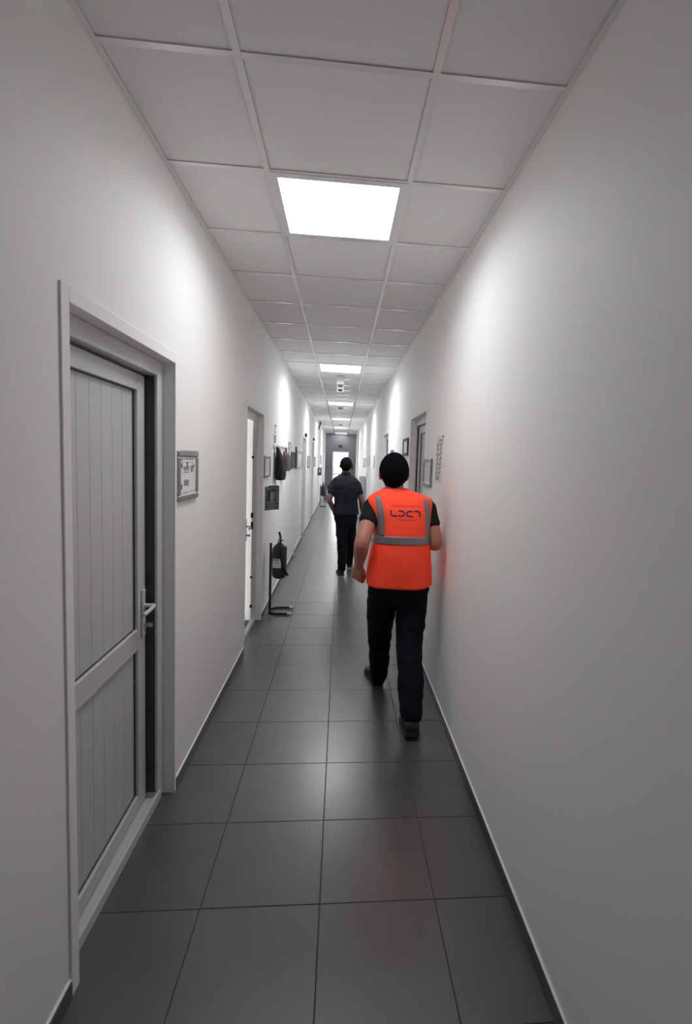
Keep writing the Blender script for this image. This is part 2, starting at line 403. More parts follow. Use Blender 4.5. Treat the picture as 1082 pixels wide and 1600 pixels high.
# ------------------------------------------------------------------ doors in the side walls
def side_door(n, s, Y0, Y1, top, label, ajar=0.0, leafdepth=.066, framedepth=.13, full=True):
    D = DL if s < 0 else DR
    w = Y1-Y0
    t = empty('door_%d' % n, (s*D, Y0, 0), label, None, None, 'structure')
    def B(bm, d0, d1, u0, u1, z0, z1, bev=0):
        x = sorted((s*d0, s*d1)); bx(bm, x[0], x[1], u0, u1, z0, z1, bev)
    # casing on the wall face
    bm = bmesh.new()
    B(bm, -.006, -.0002, -.042, 0, 0, top+.045, .0015); B(bm, -.006, -.0002, w, w+.022, 0, top+.045, .0015); B(bm, -.006, -.0002, 0, w, top, top+.045, .0015)
    obj('door_casing', bm, M['wall'], t, True)
    # frame set back in the reveal
    fwid = .066
    bm = bmesh.new(); d0 = .05
    B(bm, d0, framedepth, .001, fwid, 0, top-.001, .002); B(bm, d0, framedepth, w-fwid, w-.001, 0, top-.001, .002)
    B(bm, d0, framedepth, fwid, w-fwid, top-fwid, top-.001, .002)
    obj('door_frame', bm, M['pvc'], t, True)
    bm = bmesh.new(); B(bm, d0-.006, d0+.008, fwid-.03, w-fwid+.03, 0, .046, .002); B(bm, d0+.008, framedepth, fwid, w-fwid, 0, .026)
    obj('threshold', bm, M['pvc'], t, True)
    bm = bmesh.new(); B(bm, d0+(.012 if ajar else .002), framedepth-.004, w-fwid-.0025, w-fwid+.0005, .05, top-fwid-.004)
    ls = obj('jamb_strip', bm, M['gap_shade'] if n not in (2, 5) else M['pvc'], t, True)  # dark strip paints the shade of the jamb gap; plain PVC at lit rooms
    for zc, hh in ((1.62, .022), (1.06, .05), (.96, .07), (.45, .02), (.16, .03)):
        bm = bmesh.new(); B(bm, d0+.022, d0+.045, w-fwid-.0065, w-fwid-.0026, zc-hh/2, zc+hh/2, .001); obj('strike_plate', bm, M['black'], ls, True)
    # leaf hinged on the near jamb
    lw = w-2*fwid-.012; z0, z1 = .036, top-fwid-.010
    leaf = empty('door_leaf', (s*leafdepth, fwid+.005, 0)); leaf.parent = t
    bm = bmesh.new(); th = .045; st = .085
    def L(bm, d0, d1, u0, u1, za, zb, bev=0): B(bm, d0, d1, u0, u1, za, zb, bev)
    mz0, mz1 = .77, .862
    L(bm, 0, th, 0, st, z0, z1, .002); L(bm, 0, th, lw-st, lw, z0, z1, .002)
    for a, b in ((z0, z0+.062), (mz0, mz1), (z1-.068, z1)): L(bm, 0, th, st, lw-st, a, b, .002)
    lf = obj('leaf_frame', bm, M['pvc'], leaf, True)
    # the leaf frame carries the boards: keep to three levels by making the frame the second level
    lf.parent = t; lf.location = leaf.location; bpy.data.objects.remove(leaf); lf.name = 'door_leaf'
    lf.rotation_euler = (0, 0, -s*ajar)
    for a, b in ((z0+.062, mz0), (mz1, z1-.068)):
        bm = bmesh.new()
        q = .004
        L(bm, .012, .03, st, st+q, a, b); L(bm, .012, .03, lw-st-q, lw-st, a, b); L(bm, .012, .03, st+q, lw-st-q, b-q, b); L(bm, .012, .03, st+q, lw-st-q, a, a+.003)
        obj('seal', bm, M['bead'], lf, True)
        u = st+.004; pw = .0905
        while u < lw-st-.01:
            e = min(u+pw, lw-st-.004)
            bm = bmesh.new(); L(bm, .0185, .03, u+.0006, e-.0006, a+.002, b-.002, .0012)
            obj('plank', bm, M['pvc_plank'], lf, True); u = e
    # handle with long plate
    h = bmesh.new(); uc = lw-.036
    L(h, -.010, 0, uc-.016, uc+.016, .815, 1.03, .004)
    for pts, r in (([(s*-.008, uc, .955), (s*-.05, uc, .955)], .009), ([(s*-.05, uc+.004, .955), (s*-.052, uc-.05, .951), (s*-.047, uc-.115, .947)], .0085)):
        tube(h, pts, r, 10)
    obj('handle', h, M['pvc'] if n == 1 else M['chrome'], lf, True)
    h = bmesh.new(); tube(h, [(s*-.009, uc, .868), (s*-.022, uc, .868)], .009, 10); L(h, -.045, -.022, uc-.0015, uc+.0015, .858, .878)
    obj('lock_cylinder', h, M['chrome'], lf, True)
    return t
side_door(1, -1, *LEFT[0], label='nearest white boarded door on the left, slightly ajar with long lever handle', ajar=.022, leafdepth=.085)
side_door(2, -1, *LEFT[1], label='second door on the left, ajar onto a bright room', ajar=.06, leafdepth=.095, framedepth=.088)
side_door(3, -1, *LEFT[2], label='third white door on the left, past the notice boards')
side_door(4, -1, *LEFT[3], label='fourth white door on the left, small in the distance')
side_door(5, -1, *LEFT[4], label='fifth opening on the left, bright beside the far extinguisher', ajar=.9, framedepth=.088)
side_door(6, -1, *LEFT[5], label='last white door on the left before the end wall')
side_door(7, 1, *RIGHT[0], label='nearest white door on the right, beside the man in the orange vest')
side_door(8, 1, *RIGHT[1], label='second white door on the right, above the head of the man in orange')
side_door(9, 1, *RIGHT[2], label='third door on the right, a thin sliver in the distance')
side_door(10, 1, *RIGHT[3], label='last door on the right before the end wall')

# rooms behind the two open doors on the left
def room(name, y0, y1, depth, label, lampname, watts):
    X1 = -DL-WT; X0 = X1-depth; z1 = 2.75; bm = bmesh.new()
    bx(bm, X0-.1, X0, y0, y1, 0, z1); bx(bm, X0, X1, y0-.1, y0, 0, z1); bx(bm, X0, X1, y1, y1+.1, 0, z1)
    bx(bm, X0, X1, y0, y1, -.08, 0); bx(bm, X0, X1, y0, y1, z1, z1+.08)
    tag(obj(name, bm, M['wall']), label, None, None, 'structure')
    lp = dup(lamp0, ((X0+X1)/2-.1, (y0+y1)/2, z1-.014)); tag(lp, lampname, 'ceiling light')  # added unseen panel stands in for the room's daylight
    for c in lp.children:
        if c.type == 'LIGHT': c.data = c.data.copy(); c.data.energy = watts
    return lp
room('wall_left_office', 3.3, 5.75, 2.4, 'white walls of the lit office behind the second left door', 'added unseen light panel standing in for daylight in the office behind the second left door', 17)
room('wall_left_store', 16.2, 18.6, 1.8, 'white walls of the lit room behind the fifth left door', 'added unseen light panel standing in for daylight in the room behind the fifth left door', 70)
for i, (s, (a, b, t_)) in enumerate([(-1, LEFT[0]), (-1, LEFT[2]), (-1, LEFT[3]), (-1, LEFT[5])]+[(1, r) for r in RIGHT]):
    D = DL if s < 0 else DR
    x = sorted((s*(D+WT), s*(D+WT+.04)))
    tag(obj('trim_%d' % (3+i), box(x[0], x[1], a-.05, b+.05, 0, t_+.05), M['plenum']), 'dark backing behind a closed door', None, None, 'structure')

# end door and outside
t = empty('door_11', (0, YE, 0), 'glazed outer door at the corridor end, blown out by daylight', None, None, 'structure')
bm = bmesh.new(); q = .05
for a, b, c, d in ((EX0, EX0+q, 0, EZ), (EX1-q, EX1, 0, EZ), (EX0+q, EX1-q, EZ-q, EZ)): bx(bm, a, b, YE-.02, YE+.07, c, d, .003)
obj('door_frame', bm, M['frame_blue'], t)
bm = bmesh.new(); a0, a1, zt = EX0+q+.004, EX1-q-.004, EZ-q-.005; st = .035
for a, b, c, d in ((a0, a0+st, .02, zt), (a1-st, a1, .02, zt), (a0+st, a1-st, zt-st, zt), (a0+st, a1-st, .02, .1), (a0+st, a1-st, .88, .93)): bx(bm, a, b, YE+.01, YE+.06, c, d, .003)
lf = obj('door_leaf', bm, M['leaf_backlit'], t)  # leaf blue darkened in its colour for the backlit shade
for c, d in ((.1, .88), (.93, zt-st)): obj('glass_pane', box(a0+st, a1-st, YE+.03, YE+.036, c, d), M['pane'], lf)
bm = bmesh.new(); bx(bm, a0+.008, a0+.028, YE-.006, YE+.01, .96, 1.12, .003); tube(bm, [(a0+.018, YE, 1.07), (a0+.018, YE-.04, 1.07), (a0+.09, YE-.042, 1.07)], .008); obj('handle', bm, M['chrome'], lf)
tag(obj('ground', box(-30, 30, YE+.15, 90, -.2, -.05), M['ground']), 'pale concrete yard outside the end door', None, None, 'structure')

# ------------------------------------------------------------------ framed sheets on the walls
def wall_frame(name, s, Y0, Y1, z0, z1, label, group, bar=.026, m=None, art=0, cat='frame'):
    D = DL if s < 0 else DR
    t = empty(name, (s*D, (Y0+Y1)/2, z0), label, cat, group)
    m = m or M['alu']
    def B(d0, d1, y0, y1, za, zb, bev=0):
        x = sorted((s*(D-d0), s*(D-d1))); return box(x[0], x[1], y0, y1, za, zb, bev)
    obj('backing', B(0.0005, .006, Y0+.004, Y1-.004, z0+.004, z1-.004), M['grey'], t)
    for y0, y1, za, zb in ((Y0, Y1, z1-bar, z1), (Y0, Y1, z0, z0+bar), (Y0, Y0+bar, z0+bar, z1-bar), (Y1-bar, Y1, z0+bar, z1-bar)):
        obj('frame_bar', B(.0005, .016, y0, y1, za, zb, .005), m, t)
    sh = obj('sheet', B(.0062, .0072, Y0+bar-.004, Y1-bar+.004, z0+bar-.004, z1-bar+.004), M['paper'], t)
    if art:
        W, Hh = Y1-Y0-2*bar, z1-z0-2*bar; y0, za = Y0+bar, z0+bar
        def mark(u0, u1, v0, v1, mm): obj('print', B(.0073, .0077, y0+u0*W, y0+u1*W, za+v0*Hh, za+v1*Hh), mm, sh)
        if art == 1:
            mark(.1, .2, .9, .93, M['ink']); mark(.3, .85, .925, .94, M['ink']); mark(.1, .86, .84, .85, M['ink'])
            mark(.1, .17, .7, .82, M['ink']); mark(.42, .49, .72, .86, M['ink']); mark(.84, .9, .69, .8, M['ink']); mark(.08, .15, .14, .27, M['ink'])
            mark(.22, .56, .57, .6, M['inkpale']); mark(.22, .56, .63, .74, M['inkpale']); mark(.66, .84, .58, .76, M['inkpale'])
            mark(.2, .5, .03, .045, M['ink']); mark(.55, .95, .045, .055, M['ink']); mark(.25, .55, .22, .38, M['inkpale'])
        else:
            for k in range(8): mark(.12, .86-.2*(k % 3 == 2), .84-.1*k, .855-.1*k, M['inkpale'])
    return t
G1 = 'landscape aluminium door frames'
wall_frame('wall_frame', -1, 2.383, 2.70, 1.406, 1.648, 'aluminium snap frame with printed notice beside the nearest left door', G1, .03, art=1)
wall_frame('wall_frame', -1, 4.995, 5.395, 1.42, 1.64, 'dark aluminium snap frame beside the second left door', G1, .03, art=2)
wall_frame('wall_frame', 1, 3.715, 4.06, 1.445, 1.666, 'aluminium snap frame next to the right door, left of the key poster', G1, .03, art=2)
wall_frame('wall_frame', 1, 5.11, 5.51, 1.695, 1.88, 'black-edged framed sheet on right wall beyond the first right door', None, .03, m=M['dark'])
wall_frame('wall_frame', -1, 11.42, 12.1, 1.4, 1.67, 'thin dark frame between third and fourth left doors', None, .03, m=M['dark'])
wall_frame('wall_frame', -1, 14.05, 14.75, 1.4, 1.66, 'small dark frame just past the fourth left door', None, .03, m=M['dark'])
wall_frame('wall_frame', 1, 14.4, 15.0, 1.42, 1.68, 'small dark frame by the third right door', None, .03, m=M['dark'])
wall_frame('wall_frame', -1, 18.3, 19.0, 1.42, 1.74, 'dark framed sheet beyond the fifth left opening', None, .03, m=M['dark'])
# notice boards past the coats
wall_frame('notice_board', -1, 7.27, 7.53, 1.43, 1.85, 'narrow pale notice board next to the brown bag', 'notice boards on the left wall', .012, cat='notice board')
t = wall_frame('notice_board', -1, 7.66, 8.28, 1.455, 1.715, 'dark grey notice board, widest of the left wall boards', 'notice boards on the left wall', .012, m=M['dark'], cat='notice board')
for c in t.children:
    if c.name.startswith('sheet'): c.data.materials[0] = M['signdark']
t = wall_frame('notice_board', -1, 8.36, 8.5, 1.44, 1.81, 'narrow black notice strip between dark board and glazed board', 'notice boards on the left wall', .012, m=M['black'], cat='notice board')
t = wall_frame('notice_board', -1, 8.62, 9.75, 1.43, 1.75, 'long glazed notice board pinned with several sheets', 'notice boards on the left wall', .03, cat='notice board')
for y, z, w_, h_ in ((8.7, 1.55, .2, .13), (8.95, 1.5, .2, .2), (9.2, 1.54, .2, .14), (9.45, 1.49, .2, .2)):
    obj('pinned_sheet', box(-DL+.0075, -DL+.0085, y, y+w_, z, z+h_), M['pvc'], t)

# diamond signs and other far signs
def diamond(y, z, r, label):
    t = empty('diamond_sign', (DR, y, z-r), label, 'sign', 'diamond signs on the right wall')
    def dm(a, b, x0, x1):
        bm = bmesh.new(); v0 = []; v1 = []
        for dy, dz in ((-a, 0), (0, b), (a, 0), (0, -b)):
            v0.append(bm.verts.new((x0, y+dy, z+dz))); v1.append(bm.verts.new((x1, y+dy, z+dz)))
        bm.faces.new(v0); bm.faces.new(v1[::-1])
        for k in range(4): bm.faces.new((v0[k], v0[(k+1) % 4], v1[(k+1) % 4], v1[k]))
        return bm
    obj('border', dm(r*1.6, r, DR-.006, DR-.0005), M['dark'], t); obj('face', dm(r*1.15, r*.72, DR-.008, DR-.0061), M['paper'], t)
diamond(10.45, 1.60, .145, 'nearest white diamond sign with dark border on right wall')
diamond(12.3, 1.60, .15, 'middle diamond sign with dark border on right wall')
diamond(13.4, 1.57, .13, 'farthest diamond sign with dark border on right wall')

# strip notice above the coats
t = empty('wall_notice', (-DL, 5.8, 1.785), 'white paper notice with black symbols above the dark coat', 'notice')
sh = obj('sheet', box(-DL+.0003, -DL+.002, 5.69, 5.9, 1.785, 2.0), M['paper'], t)
for y0, y1, z0, z1, mm in ((5.73, 5.87, 1.79, 1.81, 'ink'), (5.70, 5.88, 1.815, 1.875, 'inkpale'), (5.79, 5.87, 1.905, 1.92, 'ink'), (5.79, 5.84, 1.935, 1.955, 'inkpale'), (5.80, 5.89, 1.968, 1.992, 'ink')):
    obj('print', box(-DL+.0021, -DL+.0027, y0, y1, z0, z1), M[mm], sh)

# key poster on the right wall
t = empty('wall_poster', (DR, 3.45, 1.49), 'white poster with rows of dark pictograms on right wall nearest the viewer', 'poster')
x1 = DR-.0004
sh = obj('sheet', box(x1-.0016, x1, 3.35, 3.6, 1.49, 1.825), M['paper'], t)
rnd = random.Random(3); pbm = bmesh.new()
for r in range(7):
    z = 1.765-.0335*r
    for c in range(2):
        y = 3.385+.10*c+.02*r/7
        tube(pbm, [(x1-.002, y, z), (x1-.002, y+.03, z+.012), (x1-.002, y+.055, z-.009)], .0052, 6)
        bx(pbm, x1-.0022, x1-.0016, y+.04, y+.072, z-.016, z-.003)
        if rnd.random() < .6: bx(pbm, x1-.0022, x1-.0016, y, y+.02, z-.012, z-.007)
for v in pbm.verts: v.co.x = min(max(v.co.x, x1-.0024), x1-.0016)
obj('print', pbm, M['ink'], sh)
obj('footer', box(x1-.0023, x1-.0016, 3.44, 3.57, 1.51, 1.545), M['grey'], sh)
obj('header', box(x1-.0023, x1-.0016, 3.37, 3.5, 1.785, 1.797), M['inkpale'], sh)
obj('pin', box(x1-.006, x1-.0016, 3.345, 3.365, 1.806, 1.818, .001), M['dark'], t)

# projecting fire extinguisher signs
def fire_sign(Yw, z0, z1, out, back, label, full):
    t = empty('fire_sign', (-DL, Yw, z0), label, 'sign', 'projecting fire extinguisher signs')
    A = Vector((-DL+.002, Yw, 0)); Bv = Vector((-DL+.002+out, Yw+back, 0)); U = (Bv-A); Lg = U.length; U.normalize(); N = Vector((U.y, -U.x, 0))
    Hh = z1-z0
    def plate(u0, u1, v0, v1, n0, n1):
        bm = bmesh.new(); vs = []
        for n in (n0, n1):
            vs.append([bm.verts.new(A+U*(u*Lg)+N*n+Vector((0, 0, z0+v*Hh))) for u, v in ((u0, v0), (u1, v0), (u1, v1), (u0, v1))])
        a, b = vs; bm.faces.new(a); bm.faces.new(b[::-1])
        for k in range(4): bm.faces.new((a[k], a[(k+1) % 4], b[(k+1) % 4], b[k]))
        return bm
    pl = obj('panel', plate(0, 1, 0, 1, 0, .004), M['signdark'], t)
    obj('bracket', plate(.25, .95, 1, 1.04, -.003, .007), M['black'], t)
    if not full:
        obj('print', plate(.3, .7, .4, .9, .0041, .005), M['signline'], pl); return
    for a in ((.05, .07, .05, .95), (.88, .9, .05, .95), (.07, .88, .05, .065), (.07, .88, .935, .95), (.12, .8, .345, .36), (.78, .8, .36, .87), (.12, .4, .87, .885)):
        obj('border', plate(*a, .0041, .0047), M['signline'], pl)
    obj('picture_field', plate(.13, .775, .365, .865, .0041, .0044), M['black'], pl)
    bm = plate(.36, .58, .37, .72, .0045, .0055)
    for a in ((.4, .54, .72, .77), (.34, .66, .77, .79), (.62, .67, .55, .78), (.6, .66, .5, .56)):
        b2 = plate(*a, .0045, .0055); me = bpy.data.meshes.new('x'); b2.to_mesh(me); b2.free(); bm.from_mesh(me); bpy.data.meshes.remove(me)
    obj('extinguisher_symbol', bm, M['inkpale'], pl)
    for s_, v, sz in (('YANGIN', .285, .023), ('SÖNDÜRME', .195, .023), ('CİHAZI', .105, .023)):
        vs, fs = textmesh(s_, sz); bm = bmesh.new()
        V = [bm.verts.new(A+U*(Lg*.46+x*1.05)+N*.0046+Vector((0, 0, z0+v*Hh+y))) for x, y in vs]
        for f in fs:
            try: bm.faces.new([V[i] for i in f])
            except ValueError: pass
        obj('lettering', bm, M['signline'], pl)
fire_sign(5.12, 1.085, 1.325, .118, .16, 'dark projecting extinguisher sign with white border below the coats', True)
fire_sign(16.45, 1.07, 1.31, .12, .1, 'far projecting extinguisher sign at the bright left opening', False)

# ------------------------------------------------------------------ fire extinguishers on stands
def extinguisher(X, Y, label_s, label_e, full=True):
    # stand: pole with U foot
    t = empty('extinguisher_stand', (X-.0905, Y, 0), label_s, 'stand', 'extinguisher floor stands')
    px = X-.0905
    bm = bmesh.new(); bx(bm, px-.012, px+.012, Y-.012, Y+.012, .012, .735, .003); obj('pole', bm, M['black'], t)
    pts = []
    for k in range(17):
        a = PI/2+PI*k/16; pts.append((px+.085+math.cos(a)*.09, Y+math.sin(a)*.11, .014))
    pts = [(px+.2, Y+.11, .014)]+pts+[(px+.2, Y-.11, .014)]
    bm = bmesh.new(); tube(bm, pts, .0125, 10); obj('foot', bm, M['black'], t)
    for sy in (1, -1):
        bm = bmesh.new(); limb(bm, [(px+.197, Y+sy*.11, .014), (px+.222, Y+sy*.11, .014)], [.0138, .0138], 10); obj('end_cap', bm, M['whitecap'], t)
    bm = bmesh.new(); bx(bm, px+.0115, px+.0095, Y-.03, Y+.03, .55, .62); obj('bracket', bm, M['black'], t)
    e = empty('fire_extinguisher', (X, Y, .36), label_e, 'fire extinguisher', 'dark fire extinguishers')
    bm = bmesh.new(); R = .0755; prof = [(.0, .36), (.03, .36), (.055, .368), (.068, .382), (R, .41), (R, .655), (.071, .68), (.055, .705), (.032, .728), (.02, .738), (.02, .752), (0, .752)]
    rings = []
    for r, z in prof[1:-1]: rings.append([bm.verts.new((X+r*math.cos(2*PI*k/28), Y+r*math.sin(2*PI*k/28), z)) for k in range(28)])
    for a, b in zip(rings, rings[1:]):
        for k in range(28): bm.faces.new((a[k], a[(k+1) % 28], b[(k+1) % 28], b[k]))
    bm.faces.new(rings[0][::-1]); bm.faces.new(rings[-1]); obj('cylinder', bm, M['cyl'], e, smooth=True)
    if full:
        bm = bmesh.new(); A = []
        for k in range(11):
            a = -PI/2-.95+.13*k
            A.append([bm.verts.new((X+(R+.0008)*math.cos(a), Y+(R+.0008)*math.sin(a), z)) for z in (.485, .58)])
        for a, b in zip(A, A[1:]): bm.faces.new((a[0], b[0], b[1], a[1]))
        lb = obj('paper_label', bm, M['paper'], e, label='white printed label')
    if full:
        bm = bmesh.new()
        for z0, z1, k0, k1 in ((.562, .574, 1, 9), (.553, .556, 1, 9), (.532, .543, 4, 8), (.52, .523, 2, 5), (.505, .508, 2, 8)):
            A = [[bm.verts.new((X+(R+.0014)*math.cos(-PI/2-.95+.13*k), Y+(R+.0014)*math.sin(-PI/2-.95+.13*k), z)) for z in (z0, z1)] for k in range(k0, k1)]
            for a, b in zip(A, A[1:]): bm.faces.new((a[0], b[0], b[1], a[1]))
        obj('print', bm, M['inkpale'], lb)
    bm = bmesh.new(); tube(bm, [(X, Y, .75), (X, Y, .785)], .017, 12); bx(bm, X-.02, X+.022, Y-.012, Y+.012, .765, .785, .003); tube(bm, [(X-.016, Y-.01, .775), (X-.035, Y-.012, .776)], .008, 8); obj('valve', bm, M['chrome'] if full else M['black'], e)
    bm = bmesh.new(); tube(bm, [(X+.01, Y-.02, .79), (X+.002, Y-.02, .83), (X-.006, Y-.02, .855)], .0125, 8); tube(bm, [(X+.01, Y-.02, .775), (X+.045, Y-.03, .762)], .006, 8); obj('lever', bm, M['dark'], e)
    bm = bmesh.new(); limb(bm, [(X+.012, Y-.03, .765), (X+.014, Y-.075, .70), (X+.022, Y-.088, .62), (X+.045, Y-.085, .52), (X+.075, Y-.055, .44)], [.0105]*5, 10); ho = obj('hose', bm, M['rubber'], e, smooth=True)
    bm = bmesh.new(); tube(bm, [(X+.073, Y-.056, .443), (X+.082, Y-.05, .424), (X+.092, Y-.045, .405)], [.007, .012, .013], 10); obj('nozzle', bm, M['rubber'], e)
    if full:
        bm = bmesh.new(); bx(bm, X+.03, X+.074, Y-.03, Y+.012, .63, .70, .004); obj('gauge_housing', bm, M['dark'], e)
extinguisher(-.615, 5.23, 'black U-footed stand with white end caps holding the nearer extinguisher', 'nearer dark fire extinguisher with white label and hanging hose')
extinguisher(-.585, 16.9, 'small black U-footed stand of the far extinguisher', 'far dark fire extinguisher on stand near the end door', False)

# ------------------------------------------------------------------ coat hooks with a coat and a bag
t = empty('coat_rack', (-DL, 6.1, 1.70), 'pale wall rail with hooks carrying the coat and brown bag', 'coat rack')
obj('rail', box(-DL+.0003, -DL+.007, 5.66, 6.95, 1.725, 1.77, .002), M['pvc'], t)
for y in (5.78, 6.1, 6.45, 6.8):
    bm = bmesh.new(); tube(bm, [(-DL+.0065, y, 1.745), (-DL+.04, y, 1.74), (-DL+.048, y, 1.755)], .005, 8); obj('hook', bm, M['chrome'], t)
def fold1(co): return .006*noise.noise(Vector((co.x*22, co.y*22, co.z*4)))+.004*noise.noise(co*14)
bm = bmesh.new()
tab = [(1.365, -.708, 5.90, .046, .15), (1.42, -.708, 5.90, .05, .16), (1.52, -.710, 5.90, .048, .155), (1.62, -.722, 5.88, .036, .13), (1.70, -.734, 5.84, .024, .09), (1.745, -.742, 5.79, .014, .04)]
tab = [(r[0], r[1]+.011)+r[2:] for r in tab]
loft_tab(bm, tab, [1.365+.38*i/24 for i in range(25)], 28)
bm = fuse(bm, .012, 3, fold1)
o = seat(obj('coat', bm, M['coat'], smooth=True)); tag(o, 'black coat hanging from the wall hooks on the left', 'coat')
bm = bmesh.new()
tab = [(1.455, -.709, 6.5, .042, .16), (1.5, -.708, 6.5, .044, .17), (1.62, -.71, 6.5, .042, .17), (1.67, -.716, 6.5, .036, .15), (1.705, -.73, 6.48, .02, .06)]
tab = [(r[0], r[1]+.008)+r[2:] for r in tab]
loft_tab(bm, tab, [1.455+.25*i/18 for i in range(19)], 28)
bm = fuse(bm, .012, 3, fold1)
t = empty('hanging_bag', (-.71, 6.5, 1.455), 'brown cloth bag hanging behind the black coat', 'bag')
obj('body', bm, M['bag'], t, smooth=True)
bm = bmesh.new(); tube(bm, [(-.70, 6.42, 1.68), (-.71, 6.44, 1.74), (-.705, 6.47, 1.75), (-.70, 6.55, 1.68)], .006, 6); obj('strap', bm, M['bag'], t)
bm = bmesh.new()
tab = [(1.44, -.735, 7.02, .02, .11), (1.5, -.735, 7.02, .02, .11), (1.62, -.738, 7.02, .018, .1), (1.68, -.744, 7.0, .012, .05)]
loft_tab(bm, tab, [1.44+.24*i/12 for i in range(13)], 20)
o = seat(obj('hanging_cloth', fuse(bm, .009, 2, fold1), M['paper'], smooth=True)); tag(o, 'white cloth hanging at the far end of the coat rail', 'cloth')

# ------------------------------------------------------------------ ceiling devices
SY = 7.3
t = empty('exit_sign', (-.045, SY, H-.245), 'grey hanging sign box with two dark windows under the ceiling', 'sign')
obj('mount', box(-.10, .01, SY-.02, SY+.02, H-.118, H-.0025, .003), M['pvc_plank'], t)
hs = obj('housing', box(-.095, .005, SY-.025, SY+.025, H-.235, H-.1185, .004), M['grey'], t)
for z0, z1, w0, w1 in ((H-.165, H-.126, .030, .040), (H-.222, H-.188, .026, .038)):
    bm = bmesh.new(); v = [bm.verts.new((-.045+x, SY-.0275, z)) for x, z in ((-w0, z0), (w0, z0), (w1, z1), (-w1, z1))]; v2 = [bm.verts.new((p.co.x, SY-.0245, p.co.z)) for p in v]
    bm.faces.new(v); bm.faces.new(v2[::-1])
    for k in range(4): bm.faces.new((v[k], v[(k+1) % 4], v2[(k+1) % 4], v2[k]))
    obj('dark_window', bm, M['lens'], hs)
for hx in (-.078, -.012): obj('foot', box(hx-.006, hx+.006, SY-.02, SY+.02, H-.255, H-.2345), M['dark'], hs)
def detector(y, label):
    t = empty('smoke_detector', (-.055, y, H-.04), label, 'smoke detector', 'ceiling smoke detectors')
    bm = bmesh.new(); tube(bm, [(-.055, y, H-.0025), (-.055, y, H-.018), (-.055, y, H-.03), (-.055, y, H-.04)], [.06, .06, .045, .03], 20); obj('body', bm, M['grey'], t)
    bm = bmesh.new(); tube(bm, [(-.055, y, H-.019), (-.055, y, H-.026)], [.058, .052], 20); obj('grille', bm, M['dark'], t)
detector(11.75, 'nearer dark round smoke detector behind third light panel'); detector(17.6, 'farther round smoke detector beyond fourth light panel')
t = empty('projecting_sign', (-DL, 16.0, 2.52), 'small black sign projecting from left wall just under the ceiling', 'sign')
obj('arm', box(-DL+.0003, -DL+.03, 15.99, 16.01, 2.74, 2.76), M['black'], t)
bm = bmesh.new(); v = []
for y in (15.985, 16.015): v.append([bm.verts.new(p) for p in ((-DL+.01, y, 2.54), (-DL+.035, y, 2.53), (-DL+.1, y, 2.77), (-DL+.06, y, 2.79))])
a, b = v; bm.faces.new(a); bm.faces.new(b[::-1])
for k in range(4): bm.faces.new((a[k], a[(k+1) % 4], b[(k+1) % 4], b[k]))
obj('panel', bm, M['black'], t)
# small boxes on the walls
def small_box(name, s, y, z, w, h, d, m, label, cat, group=None):
    D = DL if s < 0 else DR
    t = empty(name, (s*D, y, z), label, cat, group)
    x = sorted((s*(D-.0004), s*(D-d))); obj('housing', box(x[0], x[1], y-w/2, y+w/2, z, z+h, .004), M[m], t)
    x = sorted((s*(D-d-.0002), s*(D-d-.004))); obj('face', box(x[0], x[1], y-w*.3, y+w*.3, z+h*.25, z+h*.75, .001), M['dark'], t)
small_box('sensor_box', -1, 10.45, 2.055, .09, .075, .04, 'dark', 'small dark sensor box above the third left door', 'sensor', None)
small_box('sensor_box', -1, 13.4, 2.09, .09, .06, .04, 'dark', 'small dark sensor box above the fourth left door', 'sensor', None)
small_box('wall_box', 1, 6.6, 1.69, .12, .09, .035, 'grey', 'small grey box on right wall just above the black-haired head', 'box')
t = empty('light_switch', (-.614, YE, 1.15), 'small dark switch on end wall left of the bright door', 'switch')
obj('plate', box(-.65, -.58, YE-.012, YE-.0004, 1.15, 1.23, .003), M['dark'], t); obj('rocker', box(-.635, -.595, YE-.016, YE-.0122, 1.165, 1.215, .002), M['grey'], t)
t = empty('call_panel', (.53, YE, 1.13), 'dark upright panel on end wall right of the bright door', 'panel')
obj('housing', box(.49, .57, YE-.03, YE-.0004, 1.13, 1.4, .004), M['dark'], t); obj('face', box(.505, .555, YE-.033, YE-.0302, 1.2, 1.36, .001), M['black'], t)
t = empty('exit_lamp', (-.06, YE, 2.17), 'dark triangular emergency lamp on end wall above the bright door', 'lamp')
bm = bmesh.new(); v = []
for y in (YE-.05, YE-.0004): v.append([bm.verts.new(p) for p in ((-.17, y, 2.17), (.05, y, 2.17), (.02, y, 2.24), (-.03, y, 2.3), (-.09, y, 2.3), (-.14, y, 2.24))])
a, b = v; bm.faces.new(a); bm.faces.new(b[::-1])
for k in range(6): bm.faces.new((a[k], a[(k+1) % 6], b[(k+1) % 6], b[k]))
obj('housing', bm, M['dark'], t); obj('lens', box(-.08, -.04, YE-.053, YE-.0502, 2.175, 2.2), M['grey'], t)
